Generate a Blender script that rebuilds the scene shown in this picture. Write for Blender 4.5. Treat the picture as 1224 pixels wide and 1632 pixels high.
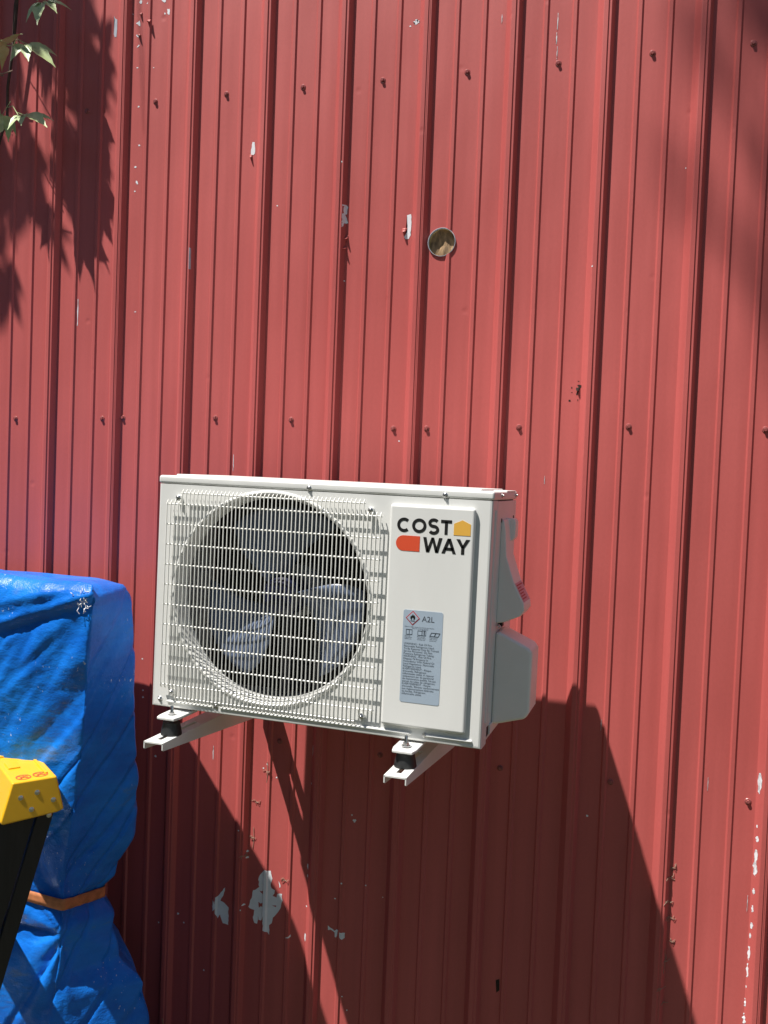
import bpy, bmesh, math, random
from mathutils import Vector, Matrix, noise
random.seed(7)
scene = bpy.context.scene
for o in list(bpy.data.objects):
    bpy.data.objects.remove(o)
C = scene.collection
R = math.radians

# ------------------------------------------------------------------ camera
cam = bpy.data.cameras.new('camera')
cam_ob = bpy.data.objects.new('camera', cam)
C.objects.link(cam_ob)
cam.sensor_fit = 'VERTICAL'; cam.sensor_height = 36.0; cam.sensor_width = 27.0
cam.lens = 1467.0 / 1632.0 * 36.0
cam.clip_start = 0.05; cam.clip_end = 2000
right = Vector((0.95191609, 0.30389476, 0.03877801))
up = Vector((-0.04815993, 0.02343528, 0.99856467))
fwd = Vector((-0.3025498, 0.95241733, -0.03694397))
M = Matrix((right, up, -fwd)).transposed().to_4x4()
M.translation = Vector((0.674, -2.3545, 1.85))
cam_ob.matrix_world = M
scene.camera = cam_ob

# ------------------------------------------------------------------ light
SUN = Vector((-0.99, -1.0, 2.73)).normalized()          # towards the sun
elev = math.asin(SUN.z); azim = math.atan2(SUN.x, SUN.y)
world = bpy.data.worlds.new('World'); scene.world = world; world.use_nodes = True
nt = world.node_tree
sky = nt.nodes.new('ShaderNodeTexSky'); sky.sky_type = 'NISHITA'; sky.sun_disc = False
sky.sun_elevation = elev; sky.sun_rotation = azim
sky.air_density = 1.0; sky.dust_density = 0.6; sky.ozone_density = 1.0
nt.links.new(sky.outputs[0], nt.nodes['Background'].inputs[0])
nt.nodes['Background'].inputs[1].default_value = 0.05
sun = bpy.data.lights.new('sun', 'SUN'); sun.energy = 5.0; sun.angle = R(0.6); sun.color = (1.0, 0.955, 0.89)
sun_ob = bpy.data.objects.new('sun', sun); C.objects.link(sun_ob)
sun_ob.rotation_euler = (-SUN).to_track_quat('-Z', 'Y').to_euler(); sun_ob.location = SUN * 20
vs = scene.view_settings
vs.view_transform = 'Standard'; vs.look = 'None'; vs.gamma = 1.0; vs.use_curve_mapping = False
vs.exposure = 0.58

# ------------------------------------------------------------------ materials
def mat(name, col, rough=0.5, metal=0.0, spec=0.5, var=0.0, vscale=8.0, bump=0.0, bscale=60.0, stretch=(1, 1, 1),
        col2=None, bdist=0.002, coat=0.0, lo=0.35, hi=0.65, rvar=0.0):
    m = bpy.data.materials.new(name); m.use_nodes = True
    n = m.node_tree.nodes; l = m.node_tree.links; b = n['Principled BSDF']
    b.inputs['Base Color'].default_value = (*col, 1); b.inputs['Roughness'].default_value = rough
    b.inputs['Metallic'].default_value = metal; b.inputs['Specular IOR Level'].default_value = spec
    if coat: b.inputs['Coat Weight'].default_value = coat
    if var or bump or rvar:
        tc = n.new('ShaderNodeTexCoord'); mp = n.new('ShaderNodeMapping')
        mp.inputs['Scale'].default_value = stretch
        l.new(tc.outputs['Object'], mp.inputs[0])
    if var:
        t = n.new('ShaderNodeTexNoise'); t.inputs['Scale'].default_value = vscale; t.inputs['Detail'].default_value = 6
        l.new(mp.outputs[0], t.inputs[0])
        rmp = n.new('ShaderNodeValToRGB')
        c2 = col2 or tuple(c * (1 - var) for c in col)
        rmp.color_ramp.elements[0].position = lo; rmp.color_ramp.elements[1].position = hi
        rmp.color_ramp.elements[0].color = (*c2, 1); rmp.color_ramp.elements[1].color = (*col, 1)
        l.new(t.outputs[0], rmp.inputs[0]); l.new(rmp.outputs[0], b.inputs['Base Color'])
        if rvar:
            mr = n.new('ShaderNodeMapRange'); mr.inputs['To Min'].default_value = rough - rvar; mr.inputs['To Max'].default_value = rough + rvar
            l.new(t.outputs[0], mr.inputs[0]); l.new(mr.outputs[0], b.inputs['Roughness'])
    if bump:
        t2 = n.new('ShaderNodeTexNoise'); t2.inputs['Scale'].default_value = bscale; t2.inputs['Detail'].default_value = 4
        l.new(mp.outputs[0], t2.inputs[0])
        bp = n.new('ShaderNodeBump'); bp.inputs['Strength'].default_value = bump; bp.inputs['Distance'].default_value = bdist
        l.new(t2.outputs[0], bp.inputs['Height']); l.new(bp.outputs[0], b.inputs['Normal'])
    return m

def red_paint():
    m = bpy.data.materials.new('red_wall_paint'); m.use_nodes = True
    n = m.node_tree.nodes; l = m.node_tree.links; b = n['Principled BSDF']
    tc = n.new('ShaderNodeTexCoord')
    def nz(scale, stretch, detail=5):
        mp = n.new('ShaderNodeMapping'); mp.inputs['Scale'].default_value = stretch
        l.new(tc.outputs['Object'], mp.inputs[0])
        t = n.new('ShaderNodeTexNoise'); t.inputs['Scale'].default_value = scale; t.inputs['Detail'].default_value = detail
        l.new(mp.outputs[0], t.inputs[0]); return t
    big = nz(1.3, (1, 1, .45)); streak = nz(30, (1, 1, .03), 6); fine = nz(160, (1, 1, .6), 3)
    def ramp(t, a, c, p0, p1):
        r = n.new('ShaderNodeValToRGB'); e = r.color_ramp.elements
        e[0].position = p0; e[1].position = p1; e[0].color = (*a, 1); e[1].color = (*c, 1)
        l.new(t.outputs[0], r.inputs[0]); return r
    c1 = ramp(big, RED_A, RED_B, .3, .7)
    c2 = ramp(streak, (.90, .895, .895), (1.04, 1.05, 1.05), .28, .72)
    c3 = ramp(fine, (.97, .97, .97), (1.02, 1.02, 1.02), .3, .7)
    mx = n.new('ShaderNodeMix'); mx.data_type = 'RGBA'; mx.blend_type = 'MULTIPLY'; mx.inputs[0].default_value = 1
    l.new(c1.outputs[0], mx.inputs[6]); l.new(c2.outputs[0], mx.inputs[7])
    mx2 = n.new('ShaderNodeMix'); mx2.data_type = 'RGBA'; mx2.blend_type = 'MULTIPLY'; mx2.inputs[0].default_value = 1
    l.new(mx.outputs[2], mx2.inputs[6]); l.new(c3.outputs[0], mx2.inputs[7])
    l.new(mx2.outputs[2], b.inputs['Base Color'])
    mr = n.new('ShaderNodeMapRange'); mr.inputs['To Min'].default_value = .40; mr.inputs['To Max'].default_value = .56
    l.new(streak.outputs[0], mr.inputs[0]); l.new(mr.outputs[0], b.inputs['Roughness'])
    b.inputs['Specular IOR Level'].default_value = .38
    # sheet metal is never quite flat: slow waves, small dings, paint texture
    wave = nz(5.0, (1, 1, .30), 2)
    ding = n.new('ShaderNodeTexVoronoi'); ding.inputs['Scale'].default_value = 7.0
    l.new(tc.outputs['Object'], ding.inputs[0])
    dr = n.new('ShaderNodeMapRange'); dr.inputs['From Min'].default_value = 0.0; dr.inputs['From Max'].default_value = .09
    dr.interpolation_type = 'SMOOTHSTEP'
    l.new(ding.outputs['Distance'], dr.inputs[0])
    b1 = n.new('ShaderNodeBump'); b1.inputs['Strength'].default_value = .9; b1.inputs['Distance'].default_value = .013
    l.new(wave.outputs[0], b1.inputs['Height'])
    b2 = n.new('ShaderNodeBump'); b2.inputs['Strength'].default_value = .4; b2.inputs['Distance'].default_value = .0016
    l.new(dr.outputs[0], b2.inputs['Height']); l.new(b1.outputs[0], b2.inputs['Normal'])
    b3 = n.new('ShaderNodeBump'); b3.inputs['Strength'].default_value = .2; b3.inputs['Distance'].default_value = .0006
    l.new(fine.outputs[0], b3.inputs['Height']); l.new(b2.outputs[0], b3.inputs['Normal'])
    l.new(b3.outputs[0], b.inputs['Normal'])
    return m

def tarp_mat():
    m = bpy.data.materials.new('blue_tarpaulin'); m.use_nodes = True
    n = m.node_tree.nodes; l = m.node_tree.links; b = n['Principled BSDF']
    tc = n.new('ShaderNodeTexCoord')
    def nz(scale, stretch=(1, 1, 1), detail=6, rough=.6):
        mp = n.new('ShaderNodeMapping'); mp.inputs['Scale'].default_value = stretch
        l.new(tc.outputs['Object'], mp.inputs[0])
        t = n.new('ShaderNodeTexNoise'); t.inputs['Scale'].default_value = scale; t.inputs['Detail'].default_value = detail
        t.inputs['Roughness'].default_value = rough
        l.new(mp.outputs[0], t.inputs[0]); return t
    w = nz(4.5, (1, 1, 2.2)); r = n.new('ShaderNodeValToRGB'); e = r.color_ramp.elements
    e[0].position = .40; e[0].color = (.006, .130, .57, 1); e[1].position = .60; e[1].color = (.010, .20, .74, 1)
    x = e.new(.71); x.color = (.10, .19, .36, 1)
    l.new(w.outputs[0], r.inputs[0]); l.new(r.outputs[0], b.inputs['Base Color'])
    # flaked white specks where the coating is worn
    sp = nz(150, (1, 1, .6), 3); reg = nz(5.0, (1, 1, 1), 2)
    sr = n.new('ShaderNodeMapRange'); sr.inputs['From Min'].default_value = .66; sr.inputs['From Max'].default_value = .70
    l.new(sp.outputs[0], sr.inputs[0])
    rr = n.new('ShaderNodeMapRange'); rr.inputs['From Min'].default_value = .54; rr.inputs['From Max'].default_value = .62
    l.new(reg.outputs[0], rr.inputs[0])
    mu = n.new('ShaderNodeMath'); mu.operation = 'MULTIPLY'; l.new(sr.outputs[0], mu.inputs[0]); l.new(rr.outputs[0], mu.inputs[1])
    mx = n.new('ShaderNodeMix'); mx.data_type = 'RGBA'; mx.inputs[7].default_value = (.55, .62, .72, 1)
    l.new(mu.outputs[0], mx.inputs[0]); l.new(r.outputs[0], mx.inputs[6]); l.new(mx.outputs[2], b.inputs['Base Color'])
    b.inputs['Roughness'].default_value = .33; b.inputs['Specular IOR Level'].default_value = .26
    cr = nz(22, (1, 1, 1.8), 5, .65); wv = nz(330, (1, 1, .5), 2)
    b1 = n.new('ShaderNodeBump'); b1.inputs['Strength'].default_value = .40; b1.inputs['Distance'].default_value = .010
    l.new(cr.outputs[0], b1.inputs['Height'])
    b2 = n.new('ShaderNodeBump'); b2.inputs['Strength'].default_value = .45; b2.inputs['Distance'].default_value = .0012
    l.new(wv.outputs[0], b2.inputs['Height']); l.new(b1.outputs[0], b2.inputs['Normal']); l.new(b2.outputs[0], b.inputs['Normal'])
    return m

RED_A = (.44, .086, .079); RED_B = (.565, .124, .115)
MAT = dict(
    red=red_paint(),
    redplain=mat('red_flake_paint', (.46, .10, .09), .5, var=.15, vscale=60),
    bare=mat('bare_primer', (.80, .82, .86), .45, var=.08, vscale=40, bump=.2, bscale=300, bdist=.0005),
    greychip=mat('grey_primer', (.45, .49, .56), .5, var=.15, vscale=60),
    rust=mat('dark_rust', (.035, .018, .012), .9, var=.5, vscale=200),
    screw=mat('painted_screw', (.36, .10, .095), .25, var=.3, vscale=300),
    galv=mat('zinc_screw', (.62, .62, .62), .28, metal=1.0, var=.2, vscale=200),
    white=mat('powder_coat_white', (.745, .75, .73), .36, var=.07, vscale=4, stretch=(2, 2, .5), bump=.08, bscale=700, bdist=.0004),
    wire=mat('wire_white', (.76, .755, .71), .35),
    plast=mat('grey_white_plastic', (.86, .83, .78), .42, var=.04, vscale=20, bump=.1, bscale=500, bdist=.0004),
    inner=mat('dark_coil', (.012, .012, .013), .6, var=.3, vscale=40),
    galvin=mat('inner_steel', (.10, .10, .105), .5, metal=.2, var=.2, vscale=12),
    motor=mat('motor_grey', (.34, .35, .36), .5, var=.1, vscale=30),
    hub=mat('fan_hub_blue', (.008, .010, .035), .3),
    blade=mat('fan_blade_blue', (.12, .155, .24), .25, var=.15, vscale=14, bump=.2, bscale=90, bdist=.001),
    rubber=mat('black_rubber', (.016, .017, .018), .55, var=.3, vscale=120, bump=.2, bscale=400, bdist=.0004),
    ink=mat('black_ink', (.012, .012, .012), .45),
    orange=mat('logo_red', (.68, .085, .035), .4),
    gold=mat('logo_yellow', (.75, .42, .07), .4),
    sticker=mat('sticker_blue_grey', (.36, .44, .53), .42, var=.04, vscale=30),
    inkgrey=mat('sticker_ink', (.085, .10, .125), .5),
    stred=mat('sticker_red', (.42, .03, .04), .5),
    pink=mat('pink_label', (.66, .36, .42), .45),
    wood=mat('rough_wood', (.46, .29, .15), .8, var=.65, vscale=30, stretch=(3, 3, 1), bump=.7, bscale=60, bdist=.004),
    foam=mat('yellow_foam', (.62, .47, .20), .8, var=.25, vscale=60),
    tarp=tarp_mat(),
    strap=mat('orange_webbing', (.56, .20, .075), .75, var=.35, vscale=50, bump=.5, bscale=500, bdist=.0006),
    yellow=mat('yellow_plastic', (.80, .44, .012), .38, var=.06, vscale=18, bump=.12, bscale=300, bdist=.0005),
    black=mat('black_fibreglass', (.012, .012, .013), .6, var=.5, vscale=90, stretch=(1, 1, .1), bump=.25, bscale=250, bdist=.0006),
    leaf=mat('leaf_green', (.115, .20, .055), .42, var=.45, vscale=25, col2=(.07, .14, .03)),
    leafl=mat('leaf_pale_green', (.47, .58, .27), .45, var=.3, vscale=40),
    stem=mat('vine_stem', (.085, .055, .04), .8, var=.4, vscale=60),
    tend=mat('dry_tendril', (.42, .30, .22), .85, var=.3, vscale=80),
    bark=mat('bark', (.09, .065, .045), .9, var=.5, vscale=12, bump=.8, bscale=25, bdist=.02),
    soil=mat('grassy_ground', (.055, .075, .028), .95, var=.6, vscale=3, col2=(.075, .060, .038), bump=.6, bscale=40, bdist=.03),
    straw=mat('dry_grass', (.33, .27, .14), .8, var=.3, vscale=30),
)

# ------------------------------------------------------------------ mesh helpers
class MB:
    def __init__(s): s.v = []; s.f = []
    def add(s, vs, fs):
        k = len(s.v); s.v += [tuple(v) for v in vs]; s.f += [tuple(i + k for i in f) for f in fs]; return s
    def box(s, x0, x1, y0, y1, z0, z1):
        return s.add([(x0, y0, z0), (x1, y0, z0), (x1, y1, z0), (x0, y1, z0), (x0, y0, z1), (x1, y0, z1), (x1, y1, z1), (x0, y1, z1)],
                     [(0, 3, 2, 1), (4, 5, 6, 7), (0, 1, 5, 4), (1, 2, 6, 5), (2, 3, 7, 6), (3, 0, 4, 7)])
    def prism(s, poly, axis, a, b):
        n = len(poly)
        def P(q, t):
            return (q[0], t, q[1]) if axis == 'y' else ((t, q[0], q[1]) if axis == 'x' else (q[0], q[1], t))
        vs = [P(q, a) for q in poly] + [P(q, b) for q in poly]
        fs = [tuple(range(n))[::-1], tuple(range(n, 2 * n))] + [(i, (i + 1) % n, n + (i + 1) % n, n + i) for i in range(n)]
        return s.add(vs, fs)
    def tube(s, pts, r, n=6, caps=True):
        pts = [Vector(p) for p in pts]; m = len(pts); rs = r if isinstance(r, (list, tuple)) else [r] * m
        ring = []; prev = None
        for i, p in enumerate(pts):
            t = (pts[min(i + 1, m - 1)] - pts[max(i - 1, 0)]).normalized()
            if prev is None:
                a = t.orthogonal().normalized()
            else:
                a = (prev - t * prev.dot(t)).normalized()
            prev = a; b = t.cross(a)
            ring.append([p + (a * math.cos(2 * math.pi * k / n) + b * math.sin(2 * math.pi * k / n)) * rs[i] for k in range(n)])
        vs = [q for rg in ring for q in rg]; fs = []
        for i in range(m - 1):
            for k in range(n):
                fs.append((i * n + k, i * n + (k + 1) % n, (i + 1) * n + (k + 1) % n, (i + 1) * n + k))
        if caps: fs += [tuple(range(n))[::-1], tuple(range((m - 1) * n, m * n))]
        return s.add(vs, fs)
    def lathe(s, prof, axis='z', c=(0, 0, 0), n=32, close=True):
        # prof: list of (radius, height) ; axis direction of height
        vs = []
        for r, h in prof:
            for k in range(n):
                a = 2 * math.pi * k / n; u, v = r * math.cos(a), r * math.sin(a)
                q = (u, v, h) if axis == 'z' else ((u, h, v) if axis == 'y' else (h, u, v))
                vs.append((q[0] + c[0], q[1] + c[1], q[2] + c[2]))
        m = len(prof)
        fs = [(i * n + k, i * n + (k + 1) % n, (i + 1) * n + (k + 1) % n, (i + 1) * n + k) for i in range(m - 1) for k in range(n)]
        if close: fs += [tuple(range(n))[::-1], tuple(range((m - 1) * n, m * n))]
        return s.add(vs, fs)
    def mesh(s, name):
        me = bpy.data.meshes.new(name); me.from_pydata(s.v, [], s.f); me.update()
        bm = bmesh.new(); bm.from_mesh(me); bmesh.ops.recalc_face_normals(bm, faces=bm.faces); bm.to_mesh(me); bm.free()
        return me
    def build(s, name, m, parent=None, bevel=0, seg=2, smooth=False, angle=35):
        me = s.mesh(name); return link(name, me, m, parent, bevel, seg, smooth, angle)

def link(name, me, m, parent=None, bevel=0, seg=2, smooth=False, angle=35):
    if m and not me.materials: me.materials.append(MAT[m])
    o = bpy.data.objects.new(name, me); C.objects.link(o)
    if parent: o.parent = parent
    if bevel:
        b = o.modifiers.new('bevel', 'BEVEL'); b.width = bevel; b.segments = seg; b.limit_method = 'ANGLE'; b.angle_limit = R(40)
        smooth = True
    if smooth:
        for p in me.polygons: p.use_smooth = True
        if hasattr(me, 'set_sharp_from_angle') and not bevel: me.set_sharp_from_angle(angle=R(angle))
        if bevel:
            w = o.modifiers.new('wn', 'WEIGHTED_NORMAL'); w.keep_sharp = True
    return o

def tag(o, label=None, cat=None, group=None, kind=None):
    if label: o['label'] = label
    if cat: o['category'] = cat
    if group: o['group'] = group
    if kind: o['kind'] = kind
    return o
def thing(name, label, cat, loc=(0, 0, 0), rot=(0, 0, 0), group=None):
    o = bpy.data.objects.new(name, None); C.objects.link(o); o.location = loc; o.rotation_euler = rot
    o.empty_display_size = .05
    return tag(o, label, cat, group)

# measured wear marks, screws and outlines on the wall plane (metres)
PEEL = [[(-0.3842,0.7298),(-0.3672,0.7298),(-0.3608,0.708),(-0.3658,0.6925),(-0.3637,0.68),(-0.3533,0.6763),(-0.3542,0.6669),(-0.359,0.6587),(-0.3487,0.658),(-0.3444,0.6687),(-0.3307,0.6711),(-0.3299,0.651),(-0.335,0.6281),(-0.346,0.6077),(-0.3555,0.5986),(-0.3589,0.5814),(-0.3657,0.5745),(-0.3655,0.5469),(-0.3838,0.5582),(-0.3864,0.5966),(-0.3927,0.5824),(-0.3999,0.583),(-0.4024,0.5973),(-0.4042,0.571),(-0.4123,0.5732),(-0.4177,0.5871),(-0.4157,0.6097),(-0.4339,0.6138),(-0.4249,0.6415),(-0.4197,0.6646),(-0.408,0.6722),(-0.4022,0.6788),(-0.4052,0.7041),(-0.3939,0.7227)],[(-0.5085,0.6565),(-0.5119,0.6353),(-0.5214,0.6168),(-0.509,0.6115),(-0.4951,0.6027),(-0.4941,0.5512),(-0.513,0.5526),(-0.522,0.5753),(-0.5299,0.5645),(-0.5378,0.58),(-0.5358,0.5916),(-0.5469,0.5802),(-0.5474,0.6159),(-0.5419,0.6131),(-0.5386,0.6024),(-0.5362,0.6254),(-0.5242,0.6369)],[(-0.191,0.6055),(-0.1813,0.6018),(-0.1697,0.5961),(-0.1586,0.6014),(-0.16,0.5896),(-0.1648,0.5768),(-0.1694,0.5788),(-0.1683,0.5891),(-0.1815,0.596),(-0.1882,0.5922)],[(-0.1545,0.5943),(-0.1396,0.596),(-0.1382,0.5819),(-0.1466,0.5753),(-0.1544,0.5817)],[(-0.3426,0.7057),(-0.3385,0.7009),(-0.3364,0.6884),(-0.3404,0.6877)],[(-0.3163,0.5489),(-0.3066,0.5533),(-0.3002,0.5597),(-0.2996,0.5539),(-0.3046,0.55)],[(-0.2574,0.7693),(-0.2523,0.7673),(-0.2533,0.7519),(-0.2573,0.7548)],[(-0.2567,0.7397),(-0.2528,0.7382),(-0.2532,0.7301),(-0.2572,0.7324)],[(-0.2579,0.571),(-0.2532,0.5701),(-0.2536,0.5609),(-0.2555,0.5478),(-0.2574,0.5583)],[(-0.8755,3.1955),(-0.8717,3.202),(-0.8659,3.1993),(-0.8672,3.1911),(-0.8717,3.1905)],[(-0.8509,3.1892),(-0.846,3.1938),(-0.8438,3.1883),(-0.8488,3.1872)],[(-0.8036,3.194),(-0.7875,3.1921),(-0.7884,3.187),(-0.7923,3.1849),(-0.8005,3.1902)],[(-0.7836,3.1658),(-0.772,3.1658),(-0.7709,3.1557),(-0.773,3.1481),(-0.7781,3.1496),(-0.7832,3.1545),(-0.7814,3.1586)],[(-0.7917,3.1572),(-0.7873,3.1549),(-0.7891,3.1508),(-0.7922,3.1532)],[(-0.8827,3.1037),(-0.8783,3.1049),(-0.8723,3.098),(-0.8743,3.0958),(-0.8795,3.0981)],[(-0.8858,3.1364),(-0.8758,3.1414),(-0.8718,3.1444),(-0.87,3.1268),(-0.8744,3.1308)],[(-0.8987,3.1658),(-0.8934,3.1652),(-0.8939,3.1618)],[(-0.8815,3.0685),(-0.8736,3.075),(-0.8694,3.0732),(-0.8754,3.0679)],[(-0.8786,3.0112),(-0.8725,3.0106),(-0.873,3.0077),(-0.8779,3.0085)],[(-0.2208,2.5793),(-0.2137,2.5809),(-0.2093,2.5749),(-0.2107,2.5577),(-0.2136,2.5541),(-0.2062,2.5326),(-0.2147,2.5301),(-0.2215,2.518),(-0.2197,2.5524)],[(-0.0417,2.5466),(-0.0308,2.547),(-0.0297,2.5188),(-0.0306,2.4945),(-0.0351,2.4834),(-0.043,2.4828),(-0.0492,2.4896),(-0.0398,2.5024),(-0.0385,2.5173),(-0.0419,2.5325)],[(-0.4993,2.7703),(-0.4925,2.7702),(-0.4913,2.7587),(-0.4911,2.7379),(-0.4947,2.7341),(-0.5021,2.735),(-0.5048,2.7396),(-0.5021,2.7565)]]
ISLE = [[(-0.4006,0.668),(-0.3938,0.6669),(-0.388,0.6709),(-0.3884,0.6598),(-0.3948,0.6623)],[(-0.4026,0.6351),(-0.3953,0.6312),(-0.3883,0.6354),(-0.3886,0.6228),(-0.395,0.6238),(-0.4004,0.6184)],[(-0.3604,0.6323),(-0.347,0.6344),(-0.3476,0.6295)]]
GREYCHIP = [[(-0.9595,3.1675),(-0.9551,3.159),(-0.9479,3.1547),(-0.9474,3.1264),(-0.9492,3.1055),(-0.955,3.1052),(-0.9584,3.1135),(-0.9577,3.1381),(-0.9566,3.1539)],[(-0.6799,2.4825),(-0.6757,2.4805),(-0.675,2.4214),(-0.6792,2.4209)]]
RUST = [[(0.4216,2.1122),(0.4269,2.1118),(0.4244,2.1096)],[(0.421,2.101),(0.4251,2.1026),(0.432,2.1011),(0.4322,2.0957),(0.4278,2.0926),(0.4255,2.0849),(0.4236,2.0772),(0.4202,2.0764),(0.4197,2.0795),(0.4221,2.0856),(0.4219,2.0926),(0.4246,2.0957),(0.4237,2.0995)],[(0.4071,2.0971),(0.4093,2.0971),(0.4096,2.0925),(0.4069,2.0928)],[(0.4058,2.0832),(0.4103,2.0842),(0.4104,2.0818)],[(0.4017,2.0646),(0.4063,2.0647),(0.4068,2.0605),(0.4019,2.06)],[(0.4231,2.0656),(0.4252,2.0661),(0.4254,2.0618),(0.4238,2.0614)],[(0.2824,0.549),(0.2921,0.5544),(0.2934,0.5245),(0.2855,0.5161)]]
DOTS = [(-0.1242,0.9103,0.0055,0.0052),(-0.132,0.9248,0.0027,0.0026),(-0.7968,1.1981,0.0032,0.0028),(-0.7961,1.1777,0.0038,0.0033),(-0.802,1.2907,0.003,0.0026),(0.4962,1.0173,0.0031,0.0032),(-1.0257,0.8662,0.0034,0.0029),(-0.7482,1.0081,0.0042,0.0037),(-0.6575,0.5539,0.0041,0.0037),(-0.6381,0.5313,0.0031,0.0028),(-0.721,0.5158,0.0029,0.0027),(-0.5678,0.4035,0.0028,0.0025),(-0.1537,0.7324,0.0032,0.0031),(-0.0828,0.7394,0.0027,0.0026),(-0.1722,0.6852,0.0028,0.0026),(-0.388,1.0316,0.0038,0.0036),(-0.4011,1.0192,0.0029,0.0026),(-0.3597,0.9979,0.0026,0.0025),(-0.441,0.7753,0.0039,0.0036),(-0.4403,0.7573,0.0039,0.0036),(-0.4452,0.6219,0.0035,0.0033),(-0.4506,0.6082,0.0025,0.0024),(-0.2533,0.9967,0.003,0.0028),(-0.2549,0.6491,0.003,0.0028),(-0.1412,0.4157,0.0025,0.0025),(-0.1251,0.3802,0.0026,0.0025),(-0.8681,2.898,0.0034,0.0029),(-0.8623,2.7862,0.0036,0.003),(-0.8728,2.7257,0.0042,0.0036),(-0.8672,2.682,0.0046,0.004),(-0.8649,2.6765,0.0031,0.0027),(-0.8726,2.6553,0.003,0.0025),(-0.0396,1.9497,0.0027,0.0025),(-0.4177,2.5901,0.0026,0.0024),(-0.0533,3.0376,0.0027,0.0026),(-0.2258,2.6923,0.0025,0.0024),(-0.0366,3.0471,0.0069,0.0065),(-0.2116,2.3778,0.0022,0.002),(-0.8218,3.0046,0.0021,0.0017),(0.6553,2.6242,0.0017,0.0018),(0.4466,2.3922,0.0022,0.0022),(-0.8589,2.3065,0.0021,0.0018),(-0.8611,2.3065,0.0022,0.0018),(-0.463,0.8371,0.0024,0.0022),(-0.035,0.7131,0.0018,0.0017),(0.3321,3.0062,0.0012,0.0217),(0.3309,2.9647,0.0011,0.0155),(0.334,2.9288,0.001,0.0187),(-0.5264,1.8755,0.0012,0.0249),(-1.057,2.3044,0.0017,0.0409),(-0.2513,1.0902,0.0009,0.0158),(0.8815,0.8607,0.0007,0.0213),(0.19,3.0298,0.0008,0.0127),(0.5194,1.2524,0.0006,0.0158),(-0.5601,1.0417,0.001,0.0218),(0.7781,1.1369,0.0006,0.0184),(0.3508,1.8606,0.0008,0.0112),(0.8937,1.158,0.0031,0.0278),(0.8931,1.0535,0.0014,0.0052),(0.895,1.0238,0.0027,0.0075),(0.8943,0.9826,0.003,0.0167),(0.8937,0.9525,0.0034,0.0186),(0.8931,0.8961,0.0024,0.0074),(0.8928,0.8528,0.0024,0.0082),(0.8925,0.8113,0.0027,0.0082),(0.891,0.7865,0.002,0.0067),(0.8907,0.7431,0.0031,0.0168),(0.8894,0.6993,0.0024,0.0188),(0.8887,0.6594,0.0013,0.0038),(0.8882,0.6195,0.0024,0.0105),(0.8875,0.5791,0.0034,0.0143)]
TEND = [(0.7085,0.9191),(0.7037,0.8948),(0.7037,0.8334),(0.7101,0.7936),(0.7084,0.7365),(0.6989,0.6856),(0.6962,0.6185),(0.7054,0.5807),(-0.3872,1.0103),(-0.4188,0.9197),(-0.4248,0.8159),(-0.4464,0.7635),(-0.322,0.7105)]
SCREWS = [(-1.0428,2.8998),(-0.8123,2.9076),(-0.5854,2.909),(-0.353,2.9072),(-0.1241,2.9046),(0.1056,2.9041),(0.3383,2.9037),(0.5648,2.9056),(0.7935,2.9057),(-1.2712,1.9884),(-0.962,1.9937),(-0.8912,1.9968),(-0.5883,2.002),(-0.3539,2.0009),(-0.0567,1.9827),(0.0352,1.9846),(0.2793,1.9929),(0.5513,2.0),(0.8651,1.9988),(0.549,1.1113),(0.8706,1.1086),(-0.354,1.102),(-0.0579,1.1012),(0.2694,1.1089)]
TARP_F = [(-0.6248,1.5824),(-0.6232,1.5305),(-0.6345,1.3953),(-0.6454,1.244),(-0.6652,1.0902),(-0.676,0.9821),(-0.694,0.8721),(-0.7013,0.817),(-0.7014,0.763),(-0.7058,0.6695),(-0.7088,0.5914),(-0.7149,0.4936)]
TARP_R = [(-0.6239,1.5515),(-0.6189,1.5121),(-0.6124,1.3692),(-0.6035,1.2101),(-0.5873,1.0516),(-0.5981,0.9372),(-0.6458,0.8158),(-0.6816,0.7687),(-0.6808,0.741),(-0.6569,0.6993),(-0.6278,0.6065),(-0.5448,0.5417),(-0.5215,0.4459)]
STRAP_Z = (0.783,0.7602)
LADDER_A = (-0.7276, -0.6400, 1.1272)

# ------------------------------------------------------------------ ground
mb = MB(); N = 40; S = 400
def gz(x, y):
    return .03 * noise.noise((x * .5, y * .5, 3.1)) if abs(x) < 12 and abs(y) < 12 else 0
xs = [-S, -60, -20] + [-10 + i * .5 for i in range(41)] + [20, 60, S]
vs = [(x, y, gz(x, y)) for y in xs for x in xs]; n = len(xs)
mb.add(vs, [(j * n + i, j * n + i + 1, (j + 1) * n + i + 1, (j + 1) * n + i) for j in range(n - 1) for i in range(n - 1)])
tag(mb.build('ground', 'soil', smooth=True, angle=180), kind='structure')

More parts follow.
